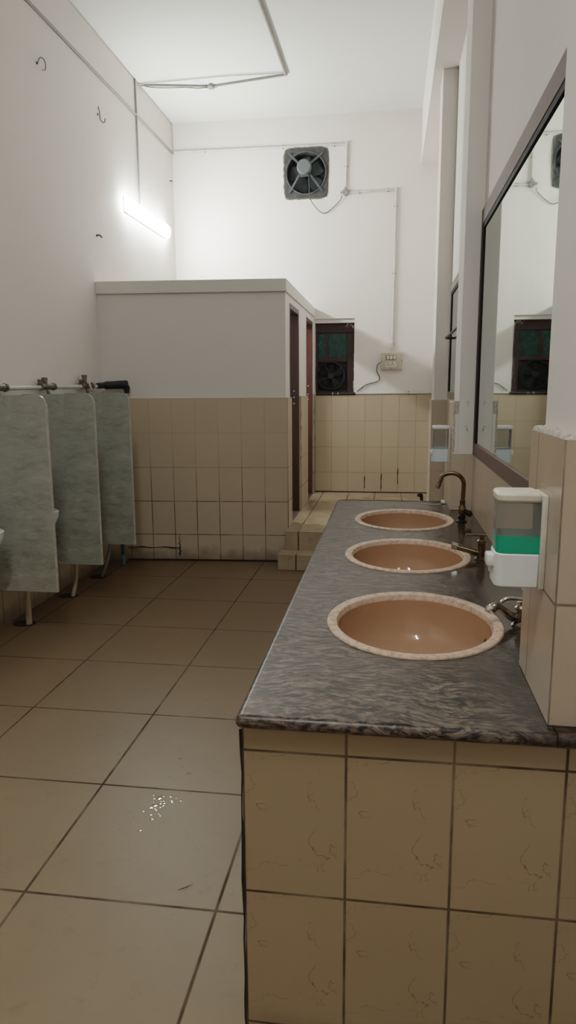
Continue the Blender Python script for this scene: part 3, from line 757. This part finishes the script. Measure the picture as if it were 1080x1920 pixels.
b = BM(); tube(b, [(.362, 2.77, .928), (.362, 2.77, .944)], .009, 12); box(b, .300, .378, 2.76, 2.78, .944, .950, .002, 2); obj('lever', b, BRASS, t2)
t3 = thing('basin_tap', 'tall gooseneck tap with curved spout at the farthest basin', 'tap', (.362, 3.56, ZT))
tap_base(t3, .362, 3.56, DARKM, .018, .017)
b = BM(); lathe(b, [(0, .034), (.016, .034), (.018, .04), (.018, .075), (.0135, .083), (.0135, .1), (.015, .102), (.015, .108), (.0115, .11), (0, .11)], (.364, 3.56, ZT), 24); obj('valve_body', b, BRASS, t3)
pts = [(.364, 3.56, .955), (.366, 3.56, 1.0), (.367, 3.56, 1.038)]+[(.304+.063*math.cos(a), 3.56, 1.038+.056*math.sin(a)) for a in [PI*k/12 for k in range(1, 10)]]+[(.245, 3.56, 1.035)]
obj('spout', tube(BM(), pts, .0108, 16), BRASS, t3)
obj('spout_nozzle', tube(BM(), [(.2475, 3.56, 1.04), (.237, 3.56, 1.018)], .0125, 16), CHROME, t3)
obj('knob', tube(BM(), [(.375, 3.555, .908), (.392, 3.535, .898), (.402, 3.525, .893)], [.009, .015, .013], 14), DARKM, t3)

# soap dispensers on the pillars' side faces
def dispenser(x, y0, y1, z0, z1, label, fill, basem, full=True):
    t = thing('soap_dispenser', label, 'soap dispenser', (x, (y0+y1)/2, z0), None)
    H = z1-z0; zt = z0+.36*H
    obj('mounting_plate', box(BM(), x-.012, x, y0-.004, y1+.004, z0-.002, z1-.004, .003, 2), OLD_WHITE, t)
    def shell(zs, shrink=0.0, r=.018, n=6):
        pts = [(x-.012, y1-shrink), (x-.012, y0+shrink)]; xf = x-.099+shrink
        for (cxx, cyy, a0) in ((xf+r, y0+shrink+r, 1.5*PI), (xf+r, y1-shrink-r, PI)):
            for k in range(n+1): a = a0-k*.5*PI/n; pts.append((cxx+r*math.cos(a), cyy+r*math.sin(a)))
        return prism(BM(), pts[::-1], zs[0], zs[1])
    obj('dispenser_base', shell((z0, zt)), basem, t, bevel=.003)
    obj('tank', shell((zt+(fill if full else 0), z1-.021), .0022), TANK, t)
    obj('lid', shell((z1-.021, z1), -.0008), OLD_WHITE if full else WHITE_PL, t, bevel=.006)
    zl = zt+fill
    s = obj('liquid_soap', shell((zt+.0005, zl), .0020 if full else .0052), SOAP if full else PALE_BLUE, t)
    if full:
        s.data.materials.append(SOAPTOP)
        for p in s.data.polygons:
            if p.normal.z > .9: p.material_index = 1
    yc_ = (y0+y1)/2
    b = BM(); box(b, x-.113, x-.09, yc_-.02, yc_+.02, zt-.034, zt-.008, .004, 2); obj('push_button', b, WHITE_PL, t)
    b = BM(); lathe(b, [(0, -.014), (.005, -.014), (.006, -.004), (.009, 0), (0, 0)], (x-.1015, yc_, zt-.034), 12); obj('nozzle', b, WHITE_PL, t)
    return t
dispenser(.321, 1.475, 1.565, 1.103, 1.302, 'wall soap dispenser with green soap on the near tiled pillar', .037, WHITE_PL)
dispenser(.334, 4.02, 4.11, 1.10, 1.302, 'nearly empty soap dispenser on the middle pillar beyond the gooseneck tap', .008, PALE_BLUE, False)

# mirrors
def mirror(y0, y1, z0, z1, fw, label, rail=None, fm=FRAME):
    t = thing('wall_mirror', label, 'mirror', (XR, (y0+y1)/2, z0))
    x1 = XR; xf = XR-.016
    b = BM()
    for a in ((y0, y1, z1-fw, z1), (y0, y1, z0, z0+fw*.85)): box(b, xf, x1, *a, .002, 1)
    for a in ((y0, y0+fw*.6, z0+fw*.85, z1-fw), (y1-fw*.28, y1, z0+fw*.85, z1-fw)): box(b, xf, x1, *a, .002, 1)
    obj('frame', b, fm, t)
    iy0, iy1, iz0, iz1 = y0+fw*.6, y1-fw*.28, z0+fw*.85, z1-fw
    b = BM()
    for a in ((iy0, iy1, iz1-.022, iz1), (iy1-.05, iy1, iz0, iz1-.022)): box(b, xf+.003, x1-.002, *a)
    obj('frame_lip', b, FRAME_DARK, t)
    obj('mirror_glass', box(BM(), xf+.009, x1-.003, iy0, iy1-.05, iz0, iz1-.022), MIRROR, t)
    if rail:
        b = BM(); tube(b, [(XR-.006, y1-.02, rail), (XR-.04, y1-.02, rail), (XR-.045, y1-.05, rail), (XR-.045, y0+.05, rail), (XR-.04, y0+.02, rail), (XR-.006, y0+.02, rail)], .009, 10); obj('towel_rail', b, DARKM, t)
    return t
mirror(2.0, 3.90, 1.155, 2.395, .075, 'large brown framed mirror above the near basins')
mirror(4.5, 5.77, 1.425, 2.285, .06, 'narrow-looking grey framed mirror with a rail beyond the middle pillar', 1.885, plain('grey_mirror_frame', srgb(140, 130, 120), .6, spec=.2, var=.06))

# small things on and behind the counter
sp_ = BM(); box(sp_, .300, .325, 4.10, 4.16, ZT, ZT+.016, .006, 3)
tag(obj('soap_bar', sp_, OLD_WHITE), 'small white soap bar at the far end of the granite counter', 'soap')
sc = BM()
tube(sc, [(.20, 4.09, ZT+.002), (.25, 4.07, ZT+.002), (.298, 4.085, ZT+.002)], .0022, 6, 3); tag(obj('plastic_strip', sc, OLD_WHITE), 'thin pale strip lying beside the soap bar on granite', 'strip')
el = thing('pipe_elbow', 'rusty brown pipe elbow at the foot of the far pillar', 'pipe', (.28, 5.84, .3))
obj('elbow_tube', tube(BM(), [(.268, 5.868, .3), (.268, 5.868, .60), (.262, 5.865, .635), (.248, 5.862, .642), (.240, 5.86, .622)], .0135, 12, 4), plain('rusty', srgb(70, 48, 34), .6, .4, var=.3), el)
obj('elbow_collar', tube(BM(), [(.268, 5.868, .565), (.268, 5.868, .59)], .019, 12), OLD_WHITE, el)

# ------------------------------------------------------------------ urinals and their marble partitions
def slab(y):
    b = BM(); X0, X1, z0, z1, r = XL+.001, -1.972, .305, 1.48, .05
    pts = [(X0, z0), (X1, z0)]+[(X1-r+r*math.cos(a), z1-r+r*math.sin(a)) for a in [PI/2*k/8 for k in range(9)]]+[(X0, z1)]
    plate(b, pts, 'y', y-.010, y+.010); return b
slabs = []
for k, (y, lb) in enumerate(((3.89, 'grey marble urinal partition nearest the viewer'), (4.565, 'grey marble urinal partition between the other two'), (5.215, 'grey marble urinal partition farthest back, near the cubicle wall'))):
    t = thing('urinal_partition', lb, 'partition', (XL, y, .305), 'marble partitions between urinals')
    if k == 0:
        s0 = obj('marble_slab', slab(y), MARBLE, t)
        e = BM(); pts = [(-1.9715, .306), (-1.9715, 1.43)]; tube(e, [(-1.9718, y, .306), (-1.9718, y, 1.43)], .0102, 8)
        s1 = obj('polished_edge', e, MARBLE_EDGE, t, label='paler ground edge')
    else:
        for s in (s0, s1):
            c = s.copy(); c.data = s.data.copy(); COL.objects.link(c); c.parent = t
            for v in c.data.vertices: pass
    slabs.append(t)

UR = [3.56, 4.23, 4.89, 5.56]
ul = ['white wall urinal before the nearest marble partition', 'white wall urinal between the nearest and middle marble partitions',
      'white wall urinal between the middle and farthest marble partitions', 'white wall urinal between the farthest marble partition and cubicle wall']
def urinal_bowl(y):
    b = BM(); X = XL+.02
    #   height, reach from wall, half width, squareness of the section
    sec = [(.44, .10, .07), (.50, .17, .11), (.57, .25, .14), (.64, .315, .155), (.70, .345, .16), (.735, .35, .158), (.742, .335, .15)]
    n = 28; rings = []
    for z, d, w in sec:
        rings.append([b.verts.new((X+d*math.sin(PI*k/(n-1))**.75 if 0 < k < n-1 else X, y-w*math.cos(PI*k/(n-1)), z+(.0 if z > .6 else 0))) for k in range(n)])
    # hollow: back down into the bowl, then the back shield up the wall
    inn = [(.735, .30, .13), (.66, .26, .115), (.58, .17, .08), (.55, .08, .04)]
    for z, d, w in inn: rings.append([b.verts.new((X+.03+(d-.03)*math.sin(PI*k/(n-1))**.75, y-w*math.cos(PI*k/(n-1)), z)) for k in range(n)])
    for A, B in zip(rings, rings[1:]):
        for k in range(n-1): b.faces.new((A[k], A[k+1], B[k+1], B[k]))
    b.faces.new(rings[0]); b.faces.new(rings[-1])
    # back shield with side wings
    sh = [(.70, .16), (.85, .155), (1.0, .14), (1.1, .115), (1.15, .07), (1.165, 0)]
    prof = [(y-w, z) for z, w in sh]+[(y+w, z) for z, w in sh[::-1][1:]]
    plate(b, prof[::-1], 'x', X, X+.045)
    for s in (-1, 1):
        pts = [(X+.04, y+s*.150, .70), (X+.17, y+s*.150, .72)]
        A = [(X+.03, .69), (X+.22, .72), (X+.15, .82), (X+.09, .95), (X+.05, 1.06), (X+.03, 1.08)]
        plate(b, A, 'y', y+s*.150-.012, y+s*.150+.012)
    return b
pp = [(4.15, .06), (4.79, .045), (5.33, .0)]
for k, y in enumerate(UR):
    t = thing('urinal', ul[k], 'urinal', (XL, y, .44), 'urinals on the left wall')
    if k == 0: ub = obj('urinal_body', urinal_bowl(y), WHITE_CERAMIC, t, bevel=.004)
    else: c = ub.copy(); COL.objects.link(c); c.parent = t
    if k == 0: hp = [(-2.36, y, .45), (-2.34, y-.01, .3), (-2.31, y-.07, .12), (-2.31, y-.08, .0)]; mt = HOSE
    elif k == 1: hp = [(-2.36, y, .45), (-2.335, 4.19, .3), (-2.318, 4.155, .12), (-2.313, 4.145, .0)]; mt = HOSE
    elif k == 2: hp = [(-2.36, y, .45), (-2.30, 4.83, .3), (-2.282, 4.80, .14), (-2.302, 4.775, .0)]; mt = HOSE
    else: hp = [(-2.36, y, .45), (-2.25, 5.40, .3), (-2.265, 5.34, .12), (-2.305, 5.317, .0)]; mt = HOSE_GREY
    obj('waste_hose', tube(BM(), hp, .0155 if k < 3 else .012, 12, 5), mt, t)
    if k < 2:
        obj('hose_sleeve', tube(BM(), [Vector(hp[2])+Vector((0, 0, .04)), hp[2], hp[3]], .019, 12), HOSE, t)
    fd = thing('floor_drain', ('dark floor drain under the urinal before the nearest partition', 'round dark drain hole under the urinal behind the nearest partition', 'dark drain hole under the urinal behind the middle partition', 'dark drain hole in the corner by the cubicle wall')[k], 'drain', (hp[3][0]-.03, hp[3][1], 0), 'floor drains under the urinals')
    q = (hp[3][0]-.035, hp[3][1]+.005, 0)
    b = BM(); lathe(b, [(.078, 0), (.075, .003), (.066, .004)], q, 28, 1.0, .8); obj('drain_rim', b, DARKM, fd)
    b = BM(); lathe(b, [(.067, .0025), (0, .0015)], q, 28, 1.0, .8); obj('drain_pit', b, SOOT, fd)  # flat black disc stands for the dark depth of the hole
bp = thing('standing_pipe', 'dark blue pipe stub standing on the floor below the farthest partition', 'pipe', (-2.28, 5.74, 0))
obj('pipe_tube', tube(BM(), [(-2.285, 5.745, .08), (-2.285, 5.745, .42)], .0135, 12), BLUE, bp)
obj('pipe_foot', tube(BM(), [(-2.28, 5.745, 0), (-2.285, 5.745, .085)], .0135, 12), CYAN, bp, label='faded pale blue foot')

# water pipe with flush valves above the partitions
wp = thing('water_pipe', 'grey water pipe with flush valves along the left wall above the partitions', 'pipe', (XL, 4.9, 1.53))
px, pz = XL+.05, 1.525
obj('supply_tube', tube(BM(), [(px, 1.0, pz-.012), (px, 4.2, pz-.005), (px, 5.84, pz+.01)], .0145, 12), PVC, wp)
for k, y in enumerate((3.52, 4.17, 4.83, 5.50)):
    z = pz+(y-4.2)*.009; v = BM()
    tube(v, [(px, y-.10, z), (px, y+.10, z)], .0225, 14); tube(v, [(px, y-.105, z), (px, y-.085, z)], .028, 8); tube(v, [(px, y+.085, z), (px, y+.105, z)], .028, 8)
    vo = obj('flush_valve', v, VALVE, wp)
    h = BM(); top = .075 if k == 3 else .052
    tube(h, [(px, y-.03, z), (px, y-.03, z+top)], [.02, .0175], 12); tube(h, [(px, y-.03, z+top-.01), (px, y-.03, z+top+.012)], .0225, 8)
    tube(h, [(px, y-.09, z+.01), (px, y-.09, z+.05)], [.016, .022], 10)
    obj('valve_spindle', h, VALVE, vo)
    obj('flush_pipe', tube(BM(), [(px, y, z), (px+.03, y+.01, 1.35), (px+.035, y+.01, 1.175)], .012, 10), CHROME, vo)
obj('hanging_strap', tube(BM(), [(px+.024, 5.50, pz+.04), (px+.045, 5.47, pz+.01), (px+.05, 5.49, pz-.02), (px+.03, 5.53, pz-.028)], .008, 8, 4), OLD_WHITE, wp)
obj('dark_duct_tube', tube(BM(), [(px+.01, 5.70, pz+.012), (px+.015, 5.80, pz+.016), (px+.06, 5.855, pz+.018), (px+.19, 5.866, pz+.022), (-2.25, 5.87, pz+.018), (-2.236, 5.872, pz-.005), (-2.232, 5.872, pz-.05)], [.024, .026, .034, .036, .033, .03, .022], 14, 4), BLACK, wp, label='black tube for a dark half-open duct by the cubicle wall')  # black tube stands in for the dark recess of an open duct

# ------------------------------------------------------------------ on the floor
b = BM(); rr = random.Random(9)
for k in range(38):
    x = -.82+rr.gauss(0, .045); y = 2.30+rr.gauss(0, .10); s = .003+.007*rr.random()**2
    if k < 4: x, y, s = ((-.830, 2.335, .014), (-.815, 2.30, .010), (-.832, 2.285, .015), (-.80, 2.29, .009))[k]
    lathe(b, [(s, 0), (s*.9, s*.05), (s*.6, s*.065), (0, s*.07)], (x, y, 0), 12, 1.0, .6+.8*rr.random())
w = obj('water_drops', b, WATER); w['kind'] = 'stuff'; tag(w, 'scattered water drops shining on the floor tile', 'water')
tag(obj('twig', tube(BM(), [(-.617, 1.862, .003), (-.597, 1.874, .004), (-.578, 1.893, .003)], [.0007, .0012, .0006], 6, 3), CRACK), 'tiny dark twig on the floor tile before the counter', 'twig')

# ------------------------------------------------------------------ light and camera
w = bpy.data.worlds.new('World'); SC.world = w; w.use_nodes = True
w.node_tree.nodes['Background'].inputs[0].default_value = (.02, .02, .022, 1)

f, yaw, pitch, roll, hh = 1325.7, .143315571, .174593976, .005666778, 1.51679664
cy_, sy_ = math.cos(yaw), math.sin(yaw)
F = Vector((-sy_*math.cos(pitch), cy_*math.cos(pitch), -math.sin(pitch))); Rr = Vector((cy_, sy_, 0)); D = F.cross(Rr)
Rt = Rr*math.cos(roll)+D*math.sin(roll); Dn = -Rr*math.sin(roll)+D*math.cos(roll)
cam = bpy.data.cameras.new('camera'); co = bpy.data.objects.new('camera', cam); COL.objects.link(co)
M = Matrix((Rt, -Dn, -F)).transposed().to_4x4(); M.translation = Vector((0, 0, hh)); co.matrix_world = M
cam.sensor_fit = 'VERTICAL'; cam.sensor_height = 36; cam.lens = 36*f/1920; cam.clip_start = .02
SC.camera = co
SC.view_settings.view_transform = 'Filmic'
SC.view_settings.look = 'None'
SC.view_settings.exposure = 1.2
